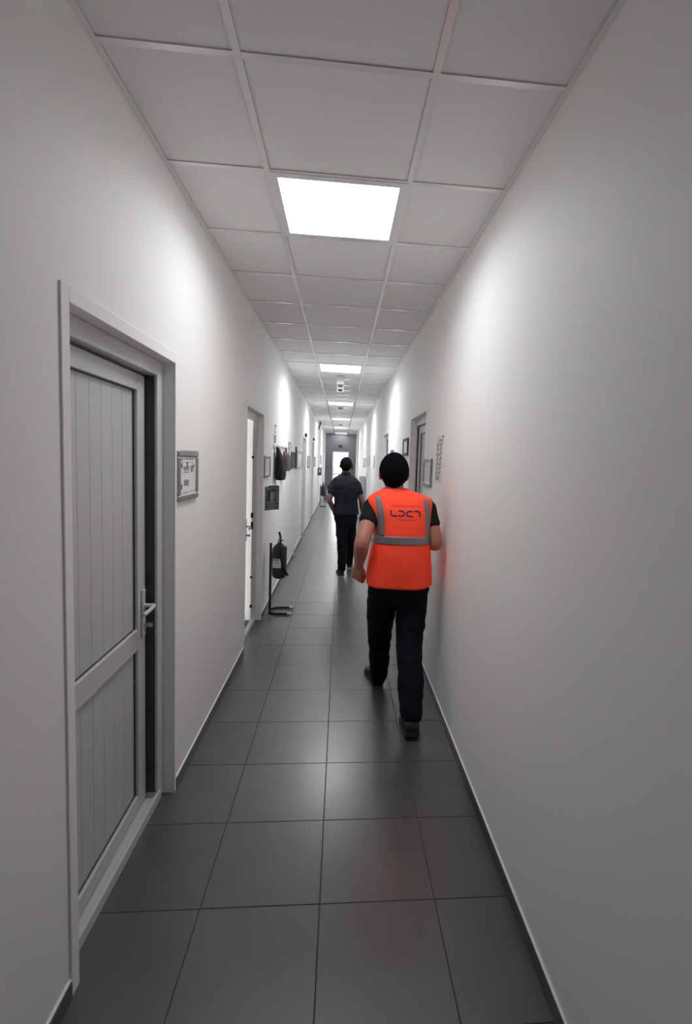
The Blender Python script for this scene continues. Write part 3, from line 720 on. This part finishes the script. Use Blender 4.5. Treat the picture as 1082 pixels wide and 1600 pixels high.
# floor things at the far end
t = empty('waste_bin', (-.53, 20.3, 0), 'dark blue bin with black lid far down the left side', 'bin')
bm = bmesh.new(); bx(bm, -.66, -.40, 20.2, 20.5, .001, .42, .015); obj('body', bm, M['bluish'], t)
bm = bmesh.new(); bx(bm, -.665, -.395, 20.195, 20.505, .4205, .46, .012); bx(bm, -.54, -.44, 20.25, 20.4, .46, .56, .02); obj('lid', bm, M['dark'], t)
obj('badge', box(-.55, -.47, 20.194, 20.1995, .15, .36, .001), M['frame_blue'], t)
t = empty('locker', (DR-.09, 14.1, 0), 'low grey steel locker against right wall beyond the walking man', 'locker')
obj('body', box(DR-.012-.15, DR-.012, 13.7, 14.4, .06, 1.18, .006), M['locker'], t)
obj('door_panel', box(DR-.17, DR-.1625, 13.72, 14.38, .08, 1.16, .003), M['locker'], t); obj('plinth', box(DR-.15, DR-.012, 13.72, 14.38, .0005, .0595), M['dark'], t)
obj('latch', box(DR-.185, DR-.1705, 13.78, 13.82, .6, .7, .003), M['dark'], t)
# door stop by the skirting
o = seat(obj('door_stop', (lambda b: (limb(b, [(-DL+.02, 8.2, .02), (-DL+.02, 8.2, .12)], [.015, .012], 10), b)[1])(bmesh.new()), M['whitecap'], smooth=True)); tag(o, 'short white peg against the left skirting under the boards', 'peg')

# ------------------------------------------------------------------ people
def hand(bm, W, d, n, s, curl=.5, r=.0083):
    """palm from the wrist W along d, palm facing n, thumb on side s; five separate fingers"""
    W = Vector(W); d = Vector(d).normalized(); n = Vector(n); n = (n-d*n.dot(d)).normalized(); s = d.cross(n)*(1 if d.cross(n).dot(Vector(s)) > 0 else -1)
    for off, wd in ((.026, .9), (.009, 1), (-.009, 1), (-.026, .9)):
        limb(bm, [W+s*off*.55, W+d*.04+s*off*.9, W+d*.085+s*off], [.017, .0165, .0125], 12)
    for i, (off, ln) in enumerate(((.031, .068), (.0105, .077), (-.0105, .071), (-.031, .056))):
        p = W+d*.082+s*off; a = curl*(.7+.1*i); pts = [p]; dirn = d+s*off*1.2; dirn.normalize()
        for seg, k in ((.45, 1), (.3, 1.5), (.25, 1.1)):
            ax = dirn.cross(n).normalized(); dirn = (Matrix.Rotation(a*k, 3, ax) @ dirn)
            p = p+dirn*ln*seg; pts.append(p)
        limb(bm, pts, [r*1.12, r*1.05, r*.98, r*.85], 10)
    p = W+d*.022+s*.03
    limb(bm, [W+d*.012+s*.016, p+d*.012+s*.008+n*.006, p+d*.045+s*.016+n*.016, p+d*.072+s*.010+n*.024], [.015, .0125, .0105, .0085], 10)
def head(bm, C, k=1.0):
    C = Vector(C)
    def E(o, r): ell(bm, C+Vector(o)*k, [x*k for x in r])
    E((0, -.005, .012), (.074, .093, .098)); E((0, .03, -.045), (.06, .062, .068)); E((0, .055, -.088), (.032, .03, .028)); E((0, .045, -.005), (.062, .05, .06))
    limb(bm, [C+Vector((0, .09, .01))*k, C+Vector((0, .108, -.03))*k], [.009*k, .014*k], 12)
    E((0, .082, .022), (.05, .014, .010))                         # brow ridge
    E((0, .088, -.062), (.022, .010, .006)); E((0, .086, -.072), (.02, .010, .006))   # lips
    for s in (1, -1):
        ell(bm, C+Vector((s*.079, .0, -.012))*k, (.008*k, .019*k, .031*k), Matrix.Rotation(s*.35, 4, 'Z'))
        limb(bm, [C+Vector((s*.088, -.014, .006))*k, C+Vector((s*.09, -.018, -.012))*k, C+Vector((s*.083, -.008, -.036))*k], [.006*k]*3, 8)
        E((s*.035, .07, -.03), (.024, .02, .02))                   # cheeks
def hair(C, k, nape, m, parent, wid=1.0):
    C = Vector(C); bm = bmesh.new(); bmesh.ops.create_uvsphere(bm, u_segments=64, v_segments=40, radius=1)
    dele = []
    for v in bm.verts:
        d = v.co.copy(); x, y, z = d.x*.085*wid, -.006+d.y*.104, .012+d.z*.112
        if z < -.02: x *= 1-.35*min(1, (-.02-z)/.1)*1.0
        f = .0022*noise.noise(Vector((d.x*9, d.y*9, d.z*5)))+.0016*noise.noise(d*23)
        v.co = Vector((x, y, z))+d*f
        front = y > .012 and z < .062-.25*max(0, .09-y)*.5
        side = y > -.03+0 and z < -.012 and abs(x) > .03
        earcut = -.03 < y <= .012 and z < .0
        if front or side or earcut or z < nape: dele.append(v)
    bmesh.ops.delete(bm, geom=dele, context='VERTS')
    bmesh.ops.scale(bm, verts=bm.verts[:], vec=(k, k, k)); bmesh.ops.translate(bm, verts=bm.verts[:], vec=C)
    o = obj('hair', bm, m, parent, smooth=True, axis=(C.x, C.y))
    md = o.modifiers.new('thickness', 'SOLIDIFY'); md.thickness = .014; md.offset = -1
    return o
def eyes(C, k, parent):
    for s in (1, -1):
        bm = bmesh.new(); ell(bm, Vector(C)+Vector((s*.031, .078, .006))*k, (.012*k, .0105*k, .009*k), None, 14, 10); e = obj('eye', bm, M['eye'], parent, smooth=True)
        bm = bmesh.new(); ell(bm, Vector(C)+Vector((s*.031, .0865, .006))*k, (.0052*k, .003*k, .0052*k), None, 12, 8); obj('iris', bm, M['black'], e, smooth=True)
        bm = bmesh.new(); limb(bm, [Vector(C)+Vector((s*.014, .094, .027))*k, Vector(C)+Vector((s*.034, .089, .032))*k, Vector(C)+Vector((s*.05, .075, .026))*k], [.004*k, .0045*k, .003*k], 8); obj('eyebrow', bm, M['hair'], parent, smooth=True)
def shoe(parent, heel, toe, lift, m, ms, wid=.048, label=None):
    """heel and toe as ground points (x, y); lift raises the heel, pivoting on the ball of the foot"""
    h = Vector((heel[0], heel[1], 0)); tt = Vector((toe[0], toe[1], 0)); f = (tt-h); Ln = f.length; f.normalize(); s = Vector((f.y, -f.x, 0))
    def P(u, v, w):
        z = w; ball = .68
        if u < ball and lift: z += lift*(1-u/ball)
        return h+f*(u*Ln)+s*v+Vector((0, 0, z))
    prof = [(0, .62, .020, .075), (.03, .74, .014, .09), (.12, .82, .012, .10), (.25, .80, .012, .105), (.38, .80, .012, .098), (.52, .88, .012, .08), (.66, 1, .012, .062), (.8, .97, .012, .05), (.92, .76, .014, .042), (1, .4, .018, .03)]
    bm = bmesh.new(); rings = []
    for u, wv, zb, zt in prof:
        ring = []
        for k in range(20):
            a = 2*PI*k/20; c, sn = math.cos(a), math.sin(a)
            zz = (zb+zt)/2+(zt-zb)/2*sn*(1 if sn > 0 else 1); ww = wid*wv*math.copysign(abs(c)**.7, c)*(1-.25*max(sn, 0)**2)
            ring.append(bm.verts.new(P(u, ww, zz)))
        rings.append(ring)
    for a, b in zip(rings, rings[1:]):
        for k in range(20): bm.faces.new((a[k], a[(k+1) % 20], b[(k+1) % 20], b[k]))
    bm.faces.new(rings[0][::-1]); bm.faces.new(rings[-1])
    u_ = obj('shoe', bm, m, parent, smooth=True, label=label)
    bm = bmesh.new(); lo = []; hi = []
    outl = [(u, wid*wv*1.06) for u, wv, _, _ in prof]
    pts = [(u-.006, w_) for u, w_ in outl]+[(u-.006 if u < 1 else u+.006, -w_) for u, w_ in outl[::-1]]
    for u, w_ in pts: lo.append(bm.verts.new(P(u, w_, .0005))); hi.append(bm.verts.new(P(u, w_, .02)))
    n = len(pts); 
    for k in range(n): bm.faces.new((lo[k], lo[(k+1) % n], hi[(k+1) % n], hi[k]))
    nh = len(outl)
    for A in (lo, hi):
        for k in range(nh-1): bm.faces.new((A[k], A[k+1], A[n-2-k], A[n-1-k]))
    so = obj('sole', bm, ms, u_, local=False)
    return u_
def trouser(bm, pts, rad, seg=20): limb(bm, pts, rad, seg)

# ---- man in the orange vest
RX, RY = .388, 3.15
man = empty('person', (RX, RY, 0), 'man in orange reflective vest and black trousers walking away along right wall', 'person')
HC = (.336, 3.16, 1.555)
TT = [(.78, .392, 3.15, .195, .125), (.86, .393, 3.15, .206, .145), (.95, .393, 3.15, .202, .152), (1.05, .395, 3.145, .188, .15), (1.14, .398, 3.14, .176, .14), (1.25, .395, 3.14, .18, .132), (1.33, .385, 3.14, .19, .12),
      (1.385, .378, 3.14, .186, .098), (1.42, .368, 3.14, .150, .078), (1.445, .355, 3.145, .10, .066), (1.465, .345, 3.148, .066, .058)]
SHL, ELL, WRL = Vector((.205, 3.14, 1.335)), Vector((.140, 2.975, 1.135)), Vector((.130, 3.125, .965))
SHR, ELR, WRR = Vector((.562, 3.15, 1.335)), Vector((.612, 3.09, 1.125)), Vector((.56, 3.33, 1.11))
LHIP, LKN, LAN = Vector((.300, 3.16, .84)), Vector((.305, 3.38, .46)), Vector((.312, 3.545, .085))
RHIP, RKN, RAN = Vector((.482, 3.15, .84)), Vector((.466, 3.07, .46)), Vector((.462, 2.845, .12))
bm = bmesh.new()
loft_tab(bm, TT, [.80+.66*i/30 for i in range(31)], 36, grow=-.03)
limb(bm, [(.35, 3.145, 1.40), (.343, 3.15, 1.46), (.338, 3.158, 1.53)], [.062, .058, .056], 20)
head(bm, HC, 1.04)
limb(bm, [SHL, SHL.lerp(ELL, .5), ELL, ELL.lerp(WRL, .35), WRL], [.055, .050, .047, .045, .029], 18)
hand(bm, WRL, (-.10, .25, -1), (.45, .75, .1), (.9, -.45, 0), .62)
limb(bm, [SHR, SHR.lerp(ELR, .5), ELR, ELR.lerp(WRR, .35), WRR], [.055, .050, .045, .044, .029], 18)
hand(bm, WRR, (-.2, 1, .05), (-.9, 0, -.3), (0, 0, 1), .5)
limb(bm, [LHIP, LKN, LAN, LAN+Vector((0, .02, -.03))], [.075, .052, .036, .034], 16); limb(bm, [RHIP, RKN, RAN, RAN+Vector((0, .03, -.03))], [.075, .052, .036, .034], 16)
for a, toe in ((LAN, Vector((.285, 3.70, .04))), (RAN, Vector((.468, 3.0, .035)))): limb(bm, [a+Vector((0, 0, -.02)), a.lerp(toe, .5)+Vector((0, 0, -.012)), toe], [.032, .030, .022], 12)
obj('body', fuse(bm, .004, 3), M['skin'], man, smooth=True)
eyes(HC, 1.04, man)
hair(HC, 1.085, -.115, M['hair'], man, 1.03)
# t-shirt: torso under the vest, sleeves and collar
def fcloth(co): return .0035*noise.noise(Vector((co.x*16, co.y*16, co.z*9)))+.002*noise.noise(co*35)
bm = bmesh.new(); loft_tab(bm, TT, [.84+.61*i/28 for i in range(29)], 36, grow=-.014)
def sleeve(bm, S, E_, f, r0, r1): limb(bm, [S+(S-E_)*.12, S, S.lerp(E_, f*.55), S.lerp(E_, f)], [r0*.9, r0, (r0+r1)/2, r1], 20)
sleeve(bm, SHL, ELL, .42, .060, .057); sleeve(bm, SHR, ELR, .46, .058, .057)
ts = fuse(bm, .006, 4, fcloth)
obj('t_shirt', ts, M['tshirt'], man, smooth=True)
# trousers
def ftr(co): return .006*noise.noise(Vector((co.x*9, co.y*9, co.z*15)))+.004*noise.noise(Vector((co.x*20, co.y*20, co.z*30)))
bm = bmesh.new()
HT = [(.72, .392, 3.15, .165, .115), (.80, .392, 3.15, .196, .138), (.88, .393, 3.15, .198, .14), (.92, .393, 3.15, .195, .14)]
loft_tab(bm, HT, [.72+.2*i/10 for i in range(11)], 36)
limb(bm, [(.298, 3.16, .80), (.295, 3.25, .63), (.302, 3.37, .45), (.314, 3.46, .25), (.318, 3.495, .11), (.318, 3.495, .058)], [.102, .098, .083, .075, .065, .054], 24)
limb(bm, [(.484, 3.15, .80), (.478, 3.12, .63), (.466, 3.06, .46), (.466, 2.93, .28), (.461, 2.855, .17), (.463, 2.83, .135)], [.104, .098, .083, .079, .07, .064], 24)
for z in (.185, .15): limb(bm, [(.40, 2.86-(.18-z)*.4, z), (.46, 2.80, z-.005), (.523, 2.86, z)], [.012, .012, .012], 10)     # bunched hem
obj('trousers', fuse(bm, .007, 4, ftr), M['jeans'], man, smooth=True)
shoe(man, (.314, 3.485), (.262, 3.775), 0, M['shoe'], M['sole'], .05)
shoe(man, (.462, 2.765), (.468, 3.05), .03, M['shoe'], M['sole'], .055)
# vest
VT = [(.855, .393, 3.15, .213, .155), (.95, .393, 3.15, .207, .16), (1.05, .395, 3.145, .193, .158), (1.14, .400, 3.14, .183, .148), (1.25, .396, 3.14, .187, .14), (1.33, .384, 3.14, .203, .127),
      (1.385, .379, 3.14, .206, .105), (1.412, .374, 3.14, .188, .09), (1.436, .362, 3.145, .135, .078), (1.462, .348, 3.148, .078, .066)]
def vfold(th, z):
    return .005*noise.noise(Vector((math.cos(th)*2.6, math.sin(th)*2.6+5, z*5)))*(1 if z < 1.36 else .4)+.0022*noise.noise(Vector((math.cos(th)*5, math.sin(th)*5, z*13+3)))+(.006*math.sin(th*5+1)*max(0, 1.0-z)/.15 if z < 1.0 else 0)
bm = bmesh.new(); zs = [.855+.607*i/54 for i in range(55)]
loft_tab(bm, VT, zs, 88, fold=vfold, caps=False, e=2.5)
for v in bm.verts:                                                # the hem dips at the back
    if v.co.z < .95: v.co.z -= .012*max(0, (3.15-v.co.y)/.16)*((.95-v.co.z)/.095)
bvh_src = bm.copy(); bvh_src.normal_update()
vest = obj('vest', bm, M['vest'], man, smooth=True, axis=(.39, 3.15))
md = vest.modifiers.new('thickness', 'SOLIDIFY'); md.thickness = .003; md.offset = -1
bvh = BVHTree.FromBMesh(bvh_src)
def onback(x, z, off):
    h, n, i, d = bvh.ray_cast(Vector((x, 2.5, z)), Vector((0, 1, 0)))
    if h is None: return None
    if n.y > 0: n = -n
    return h+n*off
# reflective tape: one belt around the vest, two braces down the back
bm = bmesh.new(); r = loft_tab(bm, VT, [1.122+.052*i/6 for i in range(7)], 88, grow=.0022, fold=vfold, caps=False, e=2.5)
bd = obj('reflective_tape', bm, M['band'], vest, smooth=True, axis=(.39, 3.15), label='grey reflective belt')
md = bd.modifiers.new('thickness', 'SOLIDIFY'); md.thickness = .0012
for col in ([(1.415, .213, .247), (1.38, .222, .258), (1.30, .233, .274), (1.2, .236, .278), (1.172, .236, .279)], [(1.405, .512, .545), (1.38, .520, .556), (1.30, .527, .563), (1.2, .532, .565), (1.172, .534, .566)]):
    bm = bmesh.new(); grid = []
    col = [c for c in col][::-1]
    for i in range(25):
        z = 1.172+(col[-1][0]-1.172)*i/24; a, b = interp(col, z)
        row = []
        for j in range(7):
            p = onback(a+(b-a)*j/6, z, .0026)
            row.append(bm.verts.new(p) if p is not None else None)
        grid.append(row)
    for A, B in zip(grid, grid[1:]):
        for j in range(6):
            q = (A[j], A[j+1], B[j+1], B[j])
            if all(q): bm.faces.new(q)
    b_ = obj('reflective_tape', bm, M['band'], vest, smooth=True, axis=(.39, 3.15), label='grey reflective brace')
    md = b_.modifiers.new('thickness', 'SOLIDIFY'); md.thickness = .001
# print on the back: rounded letters in navy with two small lines
LX, LZ, SX, SZ = .307, 1.336, .00385, .00385*1.03
def px(x, y): return (LX+(x-185)/15.46*SX, LZ-(y-245)/15.46*SZ)
def stroke(bm, pts, w=.0042):
    P = [Vector((a, b)) for a, b in pts]; Q = []
    for a, b in zip(P, P[1:]):
        n = max(1, int((b-a).length/.006)); Q += [a.lerp(b, k/n) for k in range(n)]
    Q.append(P[-1]); rows = []
    for i, p in enumerate(Q):
        t = (Q[min(i+1, len(Q)-1)]-Q[max(i-1, 0)]).normalized(); n = Vector((-t.y, t.x))
        r = [onback(*(p+n*w*s), .0022) for s in (-1, 0, 1)]
        rows.append([bm.verts.new(q) for q in r])
    for A, B in zip(rows, rows[1:]):
        for j in range(2): bm.faces.new((A[j], A[j+1], B[j+1], B[j]))
def arc(cx_, cy_, rx, ry, a0, a1, n=8): return [(cx_+rx*math.cos(math.radians(a0+(a1-a0)*k/n)), cy_+ry*math.sin(math.radians(a0+(a1-a0)*k/n))) for k in range(n+1)]
lettersrc = [
    [(203, 245), (203, 320)]+arc(258, 322, 55, 58, 180, 90)+[(368, 380)],
    [(390, 262), (470, 262)]+arc(470, 321, 62, 59, -90, 90)+[(400, 380), (415, 352)],
    [(745, 268), (650, 268)]+arc(650, 325, 58, 57, -90, -270)+[(755, 384)],
    [(775, 262), (860, 262)]+arc(862, 322, 62, 60, -90, 0)+[(926, 405)]]
bm = bmesh.new()
for g in lettersrc: stroke(bm, [px(*p) for p in g])
obj('lettering', bm, M['print'], vest, label='navy rounded lettering')
for s_, cx_, cz_, sz, wd in (('CONSTRUCTION INSPECTION', px(560, 155)[0], px(560, 155)[1], .013, .183), ('DEPARTMENT', px(590, 475)[0], px(590, 475)[1], .0125, .114)):
    vs, fs = textmesh(s_, sz); x0 = min(v[0] for v in vs); x1 = max(v[0] for v in vs); k = wd/(x1-x0); bm = bmesh.new()
    V = [bm.verts.new(onback(cx_+(x-(x0+x1)/2)*k, cz_+y, .0022)) for x, y in vs]
    for f in fs:
        try: bm.faces.new([V[i] for i in f])
        except ValueError: pass
    obj('lettering', bm, M['print2'], vest, label='small dark red lettering')

# ---- man in the dark shirt, farther on
R2X, R2Y = .085, 7.03
man2 = empty('person', (R2X, R2Y, 0), 'man in dark polo shirt and black trousers walking ahead, left hand at pocket', 'person')
H2 = (.066, 7.05, 1.545)
T2 = [(.80, .085, 7.03, .165, .11), (.865, .086, 7.03, .178, .122), (.95, .086, 7.03, .172, .118), (1.05, .082, 7.03, .165, .115), (1.15, .076, 7.03, .172, .12), (1.25, .07, 7.03, .182, .118), (1.32, .068, 7.03, .184, .1),
      (1.36, .067, 7.03, .165, .086), (1.395, .067, 7.035, .12, .07), (1.42, .067, 7.035, .075, .06), (1.435, .067, 7.04, .06, .056)]
SL, EL, WL = Vector((-.098, 7.03, 1.268)), Vector((-.150, 6.98, 1.06)), Vector((-.088, 7.09, .90))
SR, ER, WR = Vector((.236, 7.03, 1.27)), Vector((.300, 7.02, 1.07)), Vector((.335, 7.12, .86))
bm = bmesh.new(); loft_tab(bm, T2, [.81+.62*i/28 for i in range(29)], 36, grow=-.025)
limb(bm, [(.067, 7.035, 1.37), (.067, 7.04, 1.44), (.066, 7.048, 1.51)], [.058, .055, .053], 20)
head(bm, H2, .98)
limb(bm, [SL, SL.lerp(EL, .5), EL, EL.lerp(WL, .35), WL], [.05, .046, .04, .039, .027], 18); hand(bm, WL, (.25, .45, -1), (.8, .3, .3), (0, 1, .3), .45)
limb(bm, [SR, SR.lerp(ER, .5), ER, ER.lerp(WR, .35), WR], [.05, .046, .04, .039, .027], 18); hand(bm, WR, (.0, .3, -1), (-1, 0, 0), (0, 1, .2), .4)
LH, LK, LA = Vector((0.03, 7.03, .80)), Vector((.04, 6.99, .44)), Vector((.052, 6.97, .085))
RH, RK, RA = Vector((.16, 7.03, .80)), Vector((.170, 7.21, .44)), Vector((.165, 7.40, .09))
for a, b, c in ((LH, LK, LA), (RH, RK, RA)): limb(bm, [a, b, c, c+Vector((0, .06, -.045))], [.06, .036, .028, .028], 16)
obj('body', fuse(bm, .0045, 3), M['skin2'], man2, smooth=True)
eyes(H2, .98, man2); hair(H2, .99, -.09, M['hair2'], man2, 1.03)
def fpolo(co): return .005*noise.noise(Vector((co.x*10+co.z*6, co.y*10, co.z*13-co.x*9)))+.003*noise.noise(co*26)
bm = bmesh.new(); loft_tab(bm, T2, [.855+.565*i/28 for i in range(29)], 36, grow=.002)
sleeve(bm, SL, EL, .52, .060, .057); sleeve(bm, SR, ER, .52, .060, .057)
ps = obj('polo_shirt', fuse(bm, .007, 4, fpolo), M['polo'], man2, smooth=True)
bm = bmesh.new(); CT = [(1.405, .067, 7.036, .085, .068), (1.425, .067, 7.036, .068, .062), (1.452, .067, 7.04, .062, .06)]
loft_tab(bm, CT, [1.405+.047*i/6 for i in range(7)], 32, caps=False, e=2)
c_ = obj('collar', bm, M['polo'], ps, smooth=True, axis=(.067, 7.036)); md = c_.modifiers.new('thickness', 'SOLIDIFY'); md.thickness = .004
bm = bmesh.new(); HT2 = [(.70, .09, 7.03, .14, .1), (.78, .088, 7.03, .164, .115), (.88, .086, 7.03, .166, .112)]
loft_tab(bm, HT2, [.70+.18*i/9 for i in range(10)], 36)
limb(bm, [(.03, 7.03, .76), (.036, 7.01, .6), (.044, 6.99, .43), (.05, 6.975, .22), (.052, 6.965, .085)], [.088, .082, .068, .062, .056], 24)
limb(bm, [(.155, 7.03, .76), (.162, 7.12, .6), (.172, 7.22, .43), (.168, 7.33, .24), (.165, 7.385, .10)], [.088, .082, .066, .056, .052], 24)
obj('trousers', fuse(bm, .008, 4, ftr), M['jeans'], man2, smooth=True)
shoe(man2, (.05, 6.925), (.02, 7.2), .0, M['shoeg'], M['sole'], .052)
shoe(man2, (.167, 7.36), (.18, 7.63), 0, M['shoeg'], M['solew'], .05)
